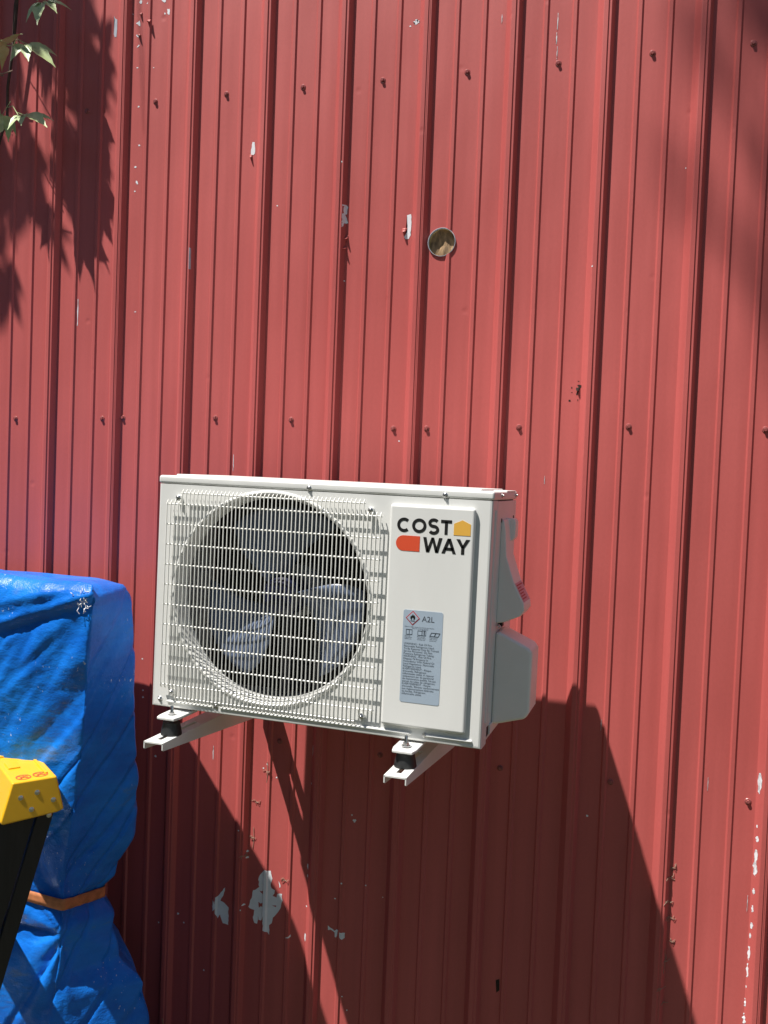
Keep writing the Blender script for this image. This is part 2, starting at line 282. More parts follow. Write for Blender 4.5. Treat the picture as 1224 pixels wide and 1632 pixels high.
# ------------------------------------------------------------------ corrugated wall
PITCH = .2286
MINOR = [(.0665, 0), (.0705, .0046), (.0785, .0046), (.0830, 0), (.1385, 0), (.1425, .0046), (.1505, .0046), (.1550, 0)]
CELL = [(.0018, .0158), (.0072, .0158), (.0085, .0146), (.016, 0)] + MINOR + [(PITCH - .027, 0), (PITCH - .0115, .0186), (PITCH - .0100, .0192), (PITCH - .0005, .0190)]
def wall_h(x):
    n = math.floor((x - .0018) / PITCH); u = x - n * PITCH
    pts = CELL + [(PITCH + .0018, .0158)]
    for (a, ha), (b, hb) in zip(pts, pts[1:]):
        if a <= u <= b: return ha + (hb - ha) * (u - a) / (b - a)
    return 0
WALL_TOP = 4.3; WALL_BOT = -.05
wall = thing('metal_wall', 'red painted ribbed metal wall with screws and peeling paint', 'wall')
def panel_mesh(n0, cells=4, t=.0012):
    front = []
    for k in range(cells):
        front += [((n0 + k) * PITCH + x, h) for x, h in CELL]
    e = (n0 + cells) * PITCH; front += [(e + .0016, .0168), (e + .0042, .0166)]
    poly = [(x, -h) for x, h in front] + [(x, -h + t) for x, h in reversed(front)]
    return MB().prism([(x, y) for x, y in poly], 'z', WALL_BOT, WALL_TOP).mesh('wall_panel')
HOLE = (.056, 2.471, .0365)
for n0 in (-16, -12, -8, -4, 0, 4, 8, 12):
    me = panel_mesh(n0)
    if n0 == 0:
        bm = bmesh.new(); bmesh.ops.create_cone(bm, cap_ends=True, segments=40, radius1=HOLE[2], radius2=HOLE[2], depth=.2,
                                                matrix=Matrix.Translation((HOLE[0], 0, HOLE[1])) @ Matrix.Rotation(R(90), 4, 'X'))
        cm = bpy.data.meshes.new('cut'); bm.to_mesh(cm); bm.free()
        co = bpy.data.objects.new('cut', cm); C.objects.link(co)
        po = bpy.data.objects.new('tmp', me); C.objects.link(po)
        md = po.modifiers.new('b', 'BOOLEAN'); md.object = co; md.operation = 'DIFFERENCE'; md.solver = 'EXACT'
        dg = bpy.context.evaluated_depsgraph_get(); dg.update()
        me2 = bpy.data.meshes.new_from_object(po.evaluated_get(dg))
        bpy.data.objects.remove(po); bpy.data.objects.remove(co)
        me = me2; me.name = 'wall_panel'
        me.materials.clear()
    link('wall_panel', me, 'red', wall)
# round hole: bright cut rim, foam collar and timber seen inside
hx, hz, hr = HOLE
MB().lathe([(hr + .0007, -.0010), (hr + .0006, -.0044), (hr - .0006, -.0046), (hr - .0008, .004), (hr + .0004, .004)], 'y', (hx, 0, hz), 40, close=False).build('hole_rim', 'greychip', wall, smooth=True)
MB().lathe([(hr + .012, .006), (hr - .0012, .006), (hr - .0020, .018), (hr + .012, .018)], 'y', (hx, 0, hz), 36, close=False).build('foam_collar', 'foam', wall, smooth=True)
mb = MB(); g = 14
mb.add([(hx - .06 + .12 * i / g, .030 + .008 * noise.noise((i * .7, j * .35, 0)), hz - .06 + .12 * j / g) for j in range(g + 1) for i in range(g + 1)],
       [(j * (g + 1) + i, j * (g + 1) + i + 1, (j + 1) * (g + 1) + i + 1, (j + 1) * (g + 1) + i) for j in range(g) for i in range(g)])
o = mb.build('timber_backing', 'wood', wall, smooth=True, angle=180)
sd = o.modifiers.new('s', 'SOLIDIFY'); sd.thickness = .02; sd.offset = 1

# hex washer-head screws
def screw_mesh(name='screw', r=.0046, wr=.0080, h=.0068, n=6):
    m = MB(); m.lathe([(wr, 0), (wr, .0008), (wr * .82, .0022), (r, .0024)], 'y', (0, 0, 0), 14, close=False)
    m.lathe([(r, .0018), (r, h * .85), (r * .82, h), (0.0004, h)], 'y', (0, 0, 0), n)
    m.v = [(x, -y, z) for x, y, z in m.v]; return m.mesh(name)
sm = screw_mesh()
sc = list(SCREWS)
for i, (x, z) in enumerate(sc):
    o = link('screw', sm, 'screw', wall); o.location = (x, -wall_h(x) + .0003, z)
    o.rotation_euler = (random.uniform(-.06, .06), random.uniform(0, 3), random.uniform(-.06, .06))

# flaked paint: thin chips that follow the ribs
BREAKS = [n * PITCH + x for n in range(-8, 6) for x, h in CELL]
def chip(poly, m, lift=.0005, name='paint_chip'):
    bm = bmesh.new(); vs = [bm.verts.new((x, 0, z)) for x, z in poly]; bm.faces.new(vs)
    x0 = min(p[0] for p in poly); x1 = max(p[0] for p in poly)
    for b in BREAKS:
        if x0 < b < x1:
            bmesh.ops.bisect_plane(bm, geom=bm.verts[:] + bm.edges[:] + bm.faces[:], plane_co=(b, 0, 0), plane_no=(1, 0, 0))
    bmesh.ops.triangulate(bm, faces=bm.faces[:])
    for v in bm.verts: v.co.y = -wall_h(v.co.x) - lift
    for f in bm.faces:
        f.normal_update()
    bmesh.ops.recalc_face_normals(bm, faces=bm.faces)
    if sum(f.normal.y for f in bm.faces) > 0: bmesh.ops.reverse_faces(bm, faces=bm.faces)
    me = bpy.data.meshes.new(name); bm.to_mesh(me); bm.free()
    return link(name, me, m, wall)
for poly in PEEL:
    # roughen the torn outline
    q = []
    for a, b in zip(poly, poly[1:] + poly[:1]):
        d = math.hypot(b[0] - a[0], b[1] - a[1]); k = max(1, int(d / .006))
        for i in range(k):
            t = i / k; j = .0014 if d > .01 else .0004
            q.append((a[0] + (b[0] - a[0]) * t + random.uniform(-j, j), a[1] + (b[1] - a[1]) * t + random.uniform(-j, j)))
    chip(q, 'bare')
for poly in ISLE: chip(poly, 'redplain', .0009)
for poly in GREYCHIP: chip(poly, 'greychip')
for poly in RUST: chip(poly, 'rust')
for x, z, rx, rz in DOTS:
    k = 9 if rz < .006 else 17; ph = random.random() * 6
    if k == 17:
        q = []
        for i in range(k):
            a = 2 * math.pi * i / k; m_ = random.uniform(.25, 1.25)
            q.append((x + rx * m_ * math.cos(a) + rx * .5 * math.sin(i * 2.1), z + rz * random.uniform(.85, 1.1) * math.sin(a)))
        chip(q, 'bare'); continue
    chip([(x + rx * random.uniform(.6, 1.15) * math.cos(ph + 2 * math.pi * i / k), z + rz * random.uniform(.6, 1.15) * math.sin(ph + 2 * math.pi * i / k)) for i in range(k)], 'bare')
# curled flakes still hanging on
def flake(x, z, w, l, curl, side=1, m='redplain'):
    mb = MB(); n = 6; vs = []; l *= .6; w *= .85
    for i in range(n + 1):
        t = i / n; a = curl * t
        ww = w * (1 - .75 * t * t)
        dy = -(l / max(curl, .01)) * (1 - math.cos(a)); dz = -(l / max(curl, .01)) * math.sin(a)
        for s_ in (-.5, .5):
            xx = x + s_ * ww + side * .25 * w * t
            vs.append((xx, -wall_h(x) - .001 + dy, z + dz))
    mb.add(vs, [(2 * i, 2 * i + 1, 2 * i + 3, 2 * i + 2) for i in range(n)])
    o = mb.build('paint_flake', m, wall, smooth=True, angle=180)
    sd = o.modifiers.new('s', 'SOLIDIFY'); sd.thickness = .0005
    return o
flake(-.2105, 2.500, .012, .030, 1.6, .4); flake(-.214, 2.470, .010, .026, 1.9, .5)
flake(-.046, 2.512, .016, .030, 1.5, -1.0); flake(-.503, 2.735, .010, .022, 1.4, .3)
flake(-.872, 3.105, .011, .022, 2.0, .3); flake(-.838, 3.14, .014, .026, 1.8, .3); flake(-.868, 3.165, .010, .018, 1.6, -.4)
flake(.424, 2.095, .012, .020, 1.4, -.3, 'rust')

# ------------------------------------------------------------------ air conditioner outdoor unit
AX, AY, AZ = -.0835, -.350, 1.294
ac = thing('air_conditioner', 'white outdoor air conditioner with wire fan grille hung on the red wall', 'air conditioner', (AX, AY, AZ), (0, .0080, 0))
HW, FY, BY, HT = .3925, -.1254, .1550, .521
CX, CZ, CR = -.1045, .2735, .238
# front panel with round opening
mb = MB(); ins = .006
x0, x1, z0, z1 = -HW + ins, .165, .0 + ins, HT - .0008
angs = sorted(set([2 * math.pi * k / 96 for k in range(96)] + [math.atan2(z - CZ, x - CX) % (2 * math.pi) for x in (x0, x1) for z in (z0, z1)]))
def rect_hit(a):
    c, s = math.cos(a), math.sin(a); t = 9
    if c > 1e-9: t = min(t, (x1 - CX) / c)
    if c < -1e-9: t = min(t, (x0 - CX) / c)
    if s > 1e-9: t = min(t, (z1 - CZ) / s)
    if s < -1e-9: t = min(t, (z0 - CZ) / s)
    return (CX + c * t, CZ + s * t)
prof = [(CR + .006, 0), (CR + .004, -.003), (CR + .0005, -.0038), (CR - .003, -.001), (CR - .007, .010), (CR - .010, .022), (CR - .011, .040)]
outer = [rect_hit(a) for a in angs]; na = len(angs)
vs = [(x, FY, z) for x, z in outer]; fs = []
for r, h in prof: vs += [(CX + r * math.cos(a), FY + h, CZ + r * math.sin(a)) for a in angs]
for j in range(len(prof)):
    for i in range(na): fs.append((j * na + i, j * na + (i + 1) % na, (j + 1) * na + (i + 1) % na, (j + 1) * na + i))
mb.add(vs, fs)
X1 = HW - ins
mb.add([(x1, FY, z0), (X1, FY, z0), (X1, FY, z1), (x1, FY, z1)], [(0, 1, 2, 3)])
# rounded edge and the returns round the sides
loop = [(x0, z0), (X1, z0), (X1, z1), (x0, z1)]
def rr(px, pz, off):
    return (px + (off if px > 0 else -off), pz + (off if pz > .2 else -off))
rings = [(0, 0), (.0035, .0010), (.0055, .0035), (.006, .007), (.006, .050)]
vs = []
for off, dy in rings:
    vs += [(rr(a, b, off)[0], FY + dy, b + (0 if b > .2 else -off)) for a, b in loop]
mb.add(vs, [(j * 4 + i, j * 4 + (i + 1) % 4, (j + 1) * 4 + (i + 1) % 4, (j + 1) * 4 + i) for j in range(len(rings) - 1) for i in range(4)])
fp = mb.build('front_panel', 'white', ac, smooth=True, angle=30)
# pressed beads along the lower edge
for a, b in ((-.350, -.236), (-.212, .240), (.272, .372)):
    MB().tube([(a, FY - .0005, .0155), (a + .004, FY - .0022, .0155), (b - .004, FY - .0022, .0155), (b, FY - .0005, .0155)], .0032, 8).build('bead', 'white', fp, smooth=True)
# body shell
MB().box(-HW + .004, -HW + .008, FY + .045, BY, .004, HT).build('side_panel', 'white', ac)
MB().box(HW - .004, HW + .0005, FY + .0515, BY, .035, HT - .002).build('side_panel', 'white', ac, bevel=.0015)
MB().box(-HW + .010, HW - .006, BY - .012, BY - .004, .0065, HT - .004).build('coil', 'inner', ac)
MB().box(-HW + .009, HW - .005, FY + .010, BY - .002, .0005, .006).build('base_pan', 'white', ac)
MB().box(.172, .176, FY + .02, BY - .014, .008, HT - .006).build('divider', 'inner', ac)
MB().box(-HW + .009, HW - .0065, FY + .006, BY - .004, HT - .010, HT + .004).build('inner_frame', 'inner', ac)
# groove moulding on the right return
mb = MB(); mb.tube([(HW + .0003, FY + .030, .050), (HW + .0003, FY + .030, .500)], .0028, 8)
mb.build('corner_bead', 'white', ac, smooth=True)
# lid
lid = MB().box(-HW - .0015, HW + .0020, FY - .0015, BY + .002, HT, .540).build('lid', 'white', ac, bevel=.0055, seg=3)
MB().box(-HW + .030, HW - .030, FY + .022, BY - .012, .5385, .5440).build('lid_crown', 'white', lid, bevel=.004, seg=3)
MB().box(HW - .060, HW + .0015, BY - .130, BY - .02, .5385, .5415).build('lid_tab', 'white', lid, bevel=.001)

def zscrew(x, y, z, parent, axis='y', s=1.0):
    m = MB(); m.lathe([(.0058, 0), (.0058, .0010), (.0046, .0020), (.0030, .0021), (.0030, .0042), (.0022, .0050), (.0003, .0050)], 'y', (0, 0, 0), 14)
    m.v = [(a * s, -b * s, c * s) for a, b, c in m.v]
    o = m.build('screw', 'galv', parent, smooth=True)
    o.location = (x, y, z)
    if axis == 'x': o.rotation_euler = (0, 0, R(90))
    return o
for x, z in ((-.018, HT + .006), (.290, HT + .006)): zscrew(x, FY - .0015, z, lid)
for y in (FY + .085, BY - .02): zscrew(HW + .002, y, HT + .010, lid, 'x')
for x, z in ((.2705, .0155), (-.2245, .0165), (-.3705, .0185)): zscrew(x, FY, z, fp)
for y, z in ((FY + .10, .477), (BY - .03, .480)):
    MB().lathe([(.0045, 0), (.0045, .0008)], 'x', (HW + .0006, y, z), 12).build('knockout', 'inner', ac)

# service cover with print
cov = MB().box(.1735, .3590, FY - .012, FY + .001, .030, .5035).build('service_cover', 'white', ac, bevel=.008, seg=4)
PY = FY - .0123
def pr(poly, m, name, parent, lift=.0):
    me = MB().prism(poly, 'y', PY - .0003 - lift, PY + .0002 - lift)
    return me.build(name, m, parent)
LX, LZ, LS = .1905, .4055, .160 / 900.0       # logo origin (left, bottom of two rows), metres per drawing unit
def L(x, y): return (LX + (x - 150) * LS, LZ + (396 - y) * LS)
def stroke_poly(pts, w):
    left, rightp = [], []
    for i, p in enumerate(pts):
        a = pts[max(i - 1, 0)]; b = pts[min(i + 1, len(pts) - 1)]
        d = (b[0] - a[0], b[1] - a[1]); m_ = math.hypot(*d); nx, ny = -d[1] / m_, d[0] / m_
        left.append((p[0] + nx * w / 2, p[1] + ny * w / 2)); rightp.append((p[0] - nx * w / 2, p[1] - ny * w / 2))
    return left, rightp
def stroke(pts, w, name='letter', m='ink'):
    l_, r_ = stroke_poly(pts, w); mb = MB(); n = len(pts)
    vs = []
    for yy in (PY - .0003, PY + .0002):
        vs += [(L(*q)[0], yy, L(*q)[1]) for q in l_] + [(L(*q)[0], yy, L(*q)[1]) for q in r_]
    fs = []
    for i in range(n - 1):
        fs += [(i, i + 1, n + i + 1, n + i), (2 * n + i, 3 * n + i, 3 * n + i + 1, 2 * n + i + 1),
               (i, 2 * n + i, 2 * n + i + 1, i + 1), (n + i, n + i + 1, 3 * n + i + 1, 3 * n + i)]
    fs += [(0, n, 3 * n, 2 * n), (n - 1, 2 * n - 1 + 2 * n - n * 0 - 0 if False else 3 * n - 1, 4 * n - 1, 2 * n - 1)]
    mb.add(vs, fs); return mb
def letter(strokes, w=36):
    mb = MB()
    for s_ in strokes:
        b = stroke(s_, w); mb.add(b.v, b.f)
    return mb.build('letter', 'ink', cov)
def arc(cx, cy, rx, ry, a0, a1, n=22):
    return [(cx + rx * math.cos(R(a0 + (a1 - a0) * i / n)), cy - ry * math.sin(R(a0 + (a1 - a0) * i / n))) for i in range(n + 1)]
# first row: units grow to the right and down; letters 172 tall
letter([arc(240, 86, 68, 68, 48, 312)])                                        # C
letter([arc(427, 86, 70, 68, 0, 360, 34)])                                     # O
letter([arc(604, 45, 50, 38, 35, 270, 18) + arc(604, 123, 50, 40, 90, -148, 18)[0:]], 36)   # S
letter([[(690, 18), (822, 18)], [(756, 18), (756, 172)]])                      # T
pr([L(*q) for q in [(848, 172), (848, 38), (948, -8), (1050, 38), (1050, 172)]], 'gold', 'house_mark', cov)
pill = [(443, 212), (443, 394), (240, 394)] + arc(240, 303, 91, 91, 270, 90, 16)[1:-1] + [(240, 212)]
pr([L(*q) for q in pill], 'orange', 'tab_mark', cov)
def poly_letter(polys):
    mb = MB()
    for q in polys: mb.prism([L(*c) for c in q], 'y', PY - .0003, PY + .0002)
    return mb.build('letter', 'ink', cov)
W_ = 38
poly_letter([[(482, 216), (522, 216), (562, 392), (524, 392)], [(524, 392), (562, 392), (616, 216), (584, 216)],
             [(584, 216), (616, 216), (672, 392), (634, 392)], [(634, 392), (672, 392), (716, 216), (676, 216)]])     # W
poly_letter([[(712, 392), (752, 392), (820, 216), (780, 216)], [(780, 216), (820, 216), (886, 392), (846, 392)], [(746, 356), (858, 356), (846, 322), (756, 322)]])   # A
poly_letter([[(884, 216), (930, 216), (985, 318), (947, 318)], [(1002, 216), (1048, 216), (985, 318), (947, 318)], [(947, 316), (985, 316), (985, 392), (947, 392)]])  # Y

# warning sticker
SX0, SX1, SZ0, SZ1 = .2145, .3010, .0845, .2815
st = pr([(SX0 + .003, SZ0), (SX1 - .003, SZ0), (SX1, SZ0 + .003), (SX1, SZ1 - .003), (SX1 - .003, SZ1), (SX0 + .003, SZ1), (SX0, SZ1 - .003), (SX0, SZ0 + .003)], 'sticker', 'warning_sticker', cov)
def textmesh(txt, x, z, size, name, m, parent, bold=0.0, lift=.0006):
    cu = bpy.data.curves.new('t', 'FONT'); cu.body = txt; cu.size = size; cu.offset = bold; cu.space_line = .93
    to = bpy.data.objects.new('t', cu); C.objects.link(to)
    dg = bpy.context.evaluated_depsgraph_get(); dg.update()
    me = bpy.data.meshes.new_from_object(to.evaluated_get(dg)); bpy.data.objects.remove(to)
    me.name = name
    me.transform(Matrix.Translation((x, PY - lift, z)) @ Matrix.Rotation(R(90), 4, 'X'))
    me.materials.clear()
    return link(name, me, m, parent)
cxs, czs = SX0 + .021, SZ1 - .017
def ring4(r): return [(cxs, czs + r), (cxs + r, czs), (cxs, czs - r), (cxs - r, czs)]
pr(ring4(.0155), 'stred', 'hazard_diamond', st, .0004)
pr(ring4(.0130), 'sticker', 'diamond_field', st, .0008)
flame = [(0, 8), (2, 5), (3, 6.5), (5.2, 2.5), (4.8, -1), (3, -3.4), (1.6, -3.4), (2.2, -1.4), (.6, .8), (.3, 2), (-1.2, .2), (-1.8, -1.6), (-1.4, -3.4), (-3, -3.4), (-4.8, -1), (-5, 2.2), (-3.4, 5.2), (-2.4, 3.6)]
pr([(cxs + a * .00105, czs + b * .00105) for a, b in flame][::-1], 'ink', 'flame', st, .0012)
pr([(cxs - .005, czs - .0064), (cxs + .005, czs - .0064), (cxs + .005, czs - .0054), (cxs - .005, czs - .0054)], 'ink', 'flame_line', st, .0012)
textmesh('A2L', SX0 + .041, SZ1 - .0225, .0165, 'code_text', 'inkgrey', st, .0001)
# small pictograms: book, manual with thermometer, open leaflet
def frame(x, z, w, h, t=.0006, sk=0.0):
    mb = MB()
    for (a, b, c, d) in ((0, 0, w, t), (0, h - t, w, h), (0, 0, t, h), (w - t, 0, w, h)):
        q = [(x + a + sk * b, z + b), (x + c + sk * b, z + b), (x + c + sk * d, z + d), (x + a + sk * d, z + d)]
        mb.prism(q, 'y', PY - .0009, PY - .0004)
    return mb
pz = SZ1 - .0520
frame(SX0 + .0075, pz, .0135, .0110).build('pictogram', 'inkgrey', st)
frame(SX0 + .0140, pz + .001, .0008, .0095, .0004).build('pictogram', 'inkgrey', st)
frame(SX0 + .0330, pz, .0095, .0100).build('pictogram', 'inkgrey', st)
frame(SX0 + .0425, pz, .0085, .0110).build('pictogram', 'inkgrey', st)
frame(SX0 + .0465, pz + .002, .0016, .0070, .0008).build('pictogram', 'ink', st)
frame(SX0 + .0590, pz, .0105, .0080, .0007, .5).build('pictogram', 'inkgrey', st)
frame(SX0 + .0685, pz, .0095, .0080, .0007, .5).build('pictogram', 'inkgrey', st)
textmesh('Failure to follow these instructions may result in\n                  injury or property damage', SX0 + .004, SZ1 - .0365, .0033, 'fine_print', 'inkgrey', st)
for i, s_ in enumerate(('Read the\nmanual first\nbefore use', 'Read service\nmanual before\nservicing unit', 'Keep manual\nwith unit for\nservice use')):
    textmesh(s_, SX0 + .005 + .027 * i, SZ1 - .0560, .0034, 'fine_print', 'inkgrey', st)
warn = ('·WARNING - Risk Of Fire.\n Flammable Refrigerant Used.\n To Be Repaired Only By Trained\n Service Personnel. Do Not\n Puncture Refrigerant Tubing.\n'
        '·WARNING - Risk Of Fire.\n Dispose Of Property In\n Accordance With Federal Or\n Local Regulations. Flammable\n Refrigerant Used.\n'
        '·AVERTISSEMENT - Risque\n d\'incendie. Réfrigérant\n inflammable utilisé. À réparer\n uniquement par du personnel\n de maintenance qualifié. Ne pas\n percer les tubes de réfrigérant.\n'
        '·AVERTISSEMENT - Risque\n d\'incendie. Éliminer conformément\n aux réglementations fédérales\n ou locales. Réfrigérant\n inflammable utilisé.')
textmesh(warn, SX0 + .0025, SZ1 - .0735, .00575, 'warning_text', 'inkgrey', st)

# fan, motor and bracket inside
fan = bpy.data.objects.new('fan', None); C.objects.link(fan); fan.parent = ac; fan.location = (CX, FY + .070, CZ)
MB().lathe([(.012, -.022), (.034, -.018), (.046, -.004), (.048, .02), (.048, .055)], 'y', (0, 0, 0), 40).build('hub', 'hub', fan, smooth=True)
for k in range(3):
    a0 = 235 + 120 * k; mb = MB(); nr, na2 = 14, 16; vs = []
    for i in range(nr + 1):
        t = i / nr; r = .042 + (.206 - .042) * t
        half = R(22 + 15 * math.sin(t * 1.9)); mid = R(a0) - R(24) * t
        for j in range(na2 + 1):
            u = j / na2 * 2 - 1
            a = mid + half * u
            y = .022 - .030 * u * (1 - .25 * t) - .010 * (1 - u * u) * (0.5 + t)
            vs.append((r * math.cos(a), y, r * math.sin(a)))
    mb.add(vs, [(i * (na2 + 1) + j, i * (na2 + 1) + j + 1, (i + 1) * (na2 + 1) + j + 1, (i + 1) * (na2 + 1) + j) for i in range(nr) for j in range(na2)])
    b = mb.build('blade', 'blade', fan, smooth=True, angle=180)
    sd = b.modifiers.new('s', 'SOLIDIFY'); sd.thickness = .0028; sd.offset = 0
MB().lathe([(.020, FY + .150), (.062, FY + .152), (.064, FY + .180), (.064, FY + .21), (.03, FY + .22)], 'y', (CX + .006, 0, CZ + .006), 32).build('motor', 'motor', ac, smooth=True)
for dx in (-.046, .042):
    MB().box(CX + dx - .014, CX + dx + .014, FY + .215, FY + .220, .008, HT - .010).build('motor_bracket', 'galvin', ac)

# wire grille: thin rods, ends turned back into the panel
gr = bpy.data.objects.new('grille', None); C.objects.link(gr); gr.parent = ac
GX0, GX1, GY = -.3620, .1545, FY - .0150
NV = 54; WR = .00140
ztop, zbot, ztc, zbc = .5030, .0270, .4770, .0550
def bent(x, za, zb):
    return [(x, GY + .0065, za + .0062), (x, GY + .0035, za + .0045), (x, GY + .0010, za + .0012), (x, GY, za - .004), (x, GY, zb + .004), (x, GY + .0010, zb - .0012), (x, GY + .0035, zb - .0045), (x, GY + .0065, zb - .0062)]
tall = MB().tube([(0, y, z) for _, y, z in bent(0, ztop, zbot)], WR, 6).mesh('vertical_wire')
short = MB().tube([(0, y, z) for _, y, z in bent(0, ztc, zbc)], WR, 6).mesh('vertical_wire')
for i in range(NV):
    x = GX0 + (GX1 - GX0) * i / (NV - 1)
    o = link('vertical_wire', short if (i < 4 or i >= NV - 4) else tall, 'wire', gr, smooth=True, angle=180); o.location.x = x
HWR = .0019
cols = [GX0 + (GX1 - GX0) * i / (NV - 1) for i in range(NV)]
def hz_wire(a, b, z, name='cross_wire'):
    MB().tube([(a - .003, GY + WR + HWR - .0006, z), (b + .003, GY + WR + HWR - .0006, z)], HWR, 6).build(name, 'wire', gr, smooth=True)
hz_wire(cols[4], cols[NV - 5], ztop - .002); hz_wire(cols[4], cols[NV - 5], zbot + .002)
for k in range(10): hz_wire(GX0, GX1, ztc - .002 - (ztc - zbc - .004) * k / 9)
for x, z in ((cols[3] - .004, ztop - .013), (cols[NV - 4] + .004, ztop - .016), (cols[3] - .004, zbot + .013), (cols[NV - 4] + .004, zbot + .013)):
    MB().tube([(x - .006, GY + .002, z + (-.016 if z > .2 else .016)), (x - .005, GY + .008, z), (x, GY + .012, z + (.007 if z > .2 else -.007)), (x + .005, GY + .008, z), (x + .006, GY + .002, z + (-.016 if z > .2 else .016))], .0018, 6).build('mounting_loop', 'wire', gr, smooth=True)
    MB().lathe([(.0070, 0), (.0060, .016)], 'y', (x, GY + .0055, z), 14).build('standoff', 'white', gr, smooth=True)
    zscrew(x, GY + .0058, z, gr)

# plastic parts on the right side
def plastic(prof, ya, yb, name, bev, m='plast', parent=ac):
    return MB().prism([(HW + a, b) for a, b in prof], 'y', ya, yb).build(name, m, parent, bevel=bev, seg=3)
h_ = plastic([(0, .478), (.006, .478), (.011, .455), (.015, .400), (.034, .345), (.058, .300), (.060, .285), (.052, .272), (.018, .256), (0, .252)], FY + .100, FY + .195, 'carrying_handle', .006)
plastic([(0, .480), (.018, .480), (.022, .472), (.022, .440), (.016, .430), (0, .430)], FY + .160, FY + .198, 'handle_lip', .003)
vc = plastic([(0, .234), (.010, .234), (.074, .206), (.083, .195), (.083, .066), (.074, .050), (.020, .034), (0, .030)], FY + .097, FY + .195, 'valve_cover', .007)
zscrew(HW + .006, FY + .100, .246, ac, 'x')
MB().box(HW + .0006, HW + .010, FY + .12, FY + .14, .243, .256).build('terminal_clip', 'inner', ac)
MB().box(HW + .0006, HW + .004, FY + .070, FY + .160, .016, .036).build('side_flange', 'plast', ac)
# pink warning print on the handle's sloping face
dirx, dirz = .024, -.045; ln = math.hypot(dirx, dirz); nx, nz_ = -dirz / ln, dirx / ln
mb = MB()
P0 = (HW + .036, .341)
def HP(t, y, lift): return (P0[0] + dirx * t * .88 + nx * lift, y, P0[1] + dirz * t * .88 + nz_ * lift)
mb.add([HP(0, FY + .106, .0006), HP(1, FY + .106, .0006), HP(1, FY + .188, .0006), HP(0, FY + .188, .0006)], [(0, 1, 2, 3)])
lb = mb.build('handle_label', 'pink', h_)
mb = MB()
for k in range(6):
    t0 = .10 + k * .14; ya = FY + .110; yb = FY + .182 - random.random() * .03
    mb.add([HP(t0, ya, .0010), HP(t0 + .06, ya, .0010), HP(t0 + .06, yb, .0010), HP(t0, yb, .0010)], [(0, 1, 2, 3)])
mb.build('label_print', 'stred', lb)

# feet flanges under the unit
FOOT = [(-.400, -.500), (.157, -.500)]
for fx, fy in FOOT:
    MB().prism([(fx - AX - .022, fy - AY - .040), (fx - AX + .022, fy - AY - .040), (fx - AX + .026, fy - AY - .02), (fx - AX + .027, fy - AY + .06), (fx - AX - .027, fy - AY + .06), (fx - AX - .026, fy - AY - .02)], 'z', -.0115, -.0045).build('foot', 'white', ac, bevel=.002)

# ------------------------------------------------------------------ wall brackets and rubber mounts
def bracket(x, label):
    b = thing('wall_bracket', label, 'bracket', (x, 0, 1.247), group='brackets under the air conditioner')
    hw, t = .024, .0032
    tip, root = -.585, -.0225
    # top web with slots: built as strips round the openings
    slots = [(-.560, -.395), (-.300, -.215), (-.150, -.085)]
    mb = MB(); sw = .0055
    ys = [tip] + [v for s_ in slots for v in s_] + [root]
    for i in range(0, len(ys) - 1):
        if i % 2 == 0: mb.box(-hw, hw, ys[i], ys[i + 1], -t, 0)
        else:
            mb.box(-hw, -sw, ys[i], ys[i + 1], -t, 0); mb.box(sw, hw, ys[i], ys[i + 1], -t, 0)
    mb.build('arm_web', 'white', b)
    for s_ in (-1, 1):
        fl = MB().prism([(tip, -.0002), (tip, -.016), (tip + .004, -.018), (root, -.062), (root, -.0002)], 'x', s_ * hw - (t if s_ > 0 else 0) + s_ * .0004, s_ * hw + (0 if s_ > 0 else t) + s_ * .0004)
        fl.build('arm_flange', 'white', b, bevel=.0008)
    MB().box(-hw, hw, root, root + .004, -.062, .42).build('upright', 'white', b, bevel=.001)
    for z in (.05, .36):
        MB().lathe([(.011, -.006), (.011, 0), (.006, .0005)], 'y', (0, root, z), 6).build('bolt', 'galv', b)
    return b
bracket(-.402, 'white slotted bracket arm under the left end of the air conditioner, by the tarp')
bracket(.157, 'white slotted bracket arm below the raised service cover')
def mount(x, y, label):
    r = thing('rubber_mount', label, 'rubber mount', (x, y, 1.247), group='rubber mounts on the bracket arms')
    MB().lathe([(.0235, 0), (.0240, .003), (.0225, .012), (.0195, .026), (.0200, .0290)], 'z', (0, 0, 0), 28).build('rubber_block', 'rubber', r, smooth=True)
    MB().lathe([(.0100, .0432), (.0100, .0450), (.0088, .0452)], 'z', (0, 0, 0), 20).build('washer', 'galv', r, smooth=True)
    MB().lathe([(.0068, .0452), (.0068, .0508)], 'z', (0, 0, 0), 6).build('nut', 'galv', r)
    MB().lathe([(.0036, .028), (.0036, .0640), (.0028, .0655)], 'z', (0, 0, 0), 12).build('stud', 'galv', r, smooth=True)
mount(-.400, -.512, 'black rubber mount with steel stud on the bracket arm nearer the blue tarp')
mount(.157, -.512, 'black rubber mount with steel stud on the arm below the service cover')

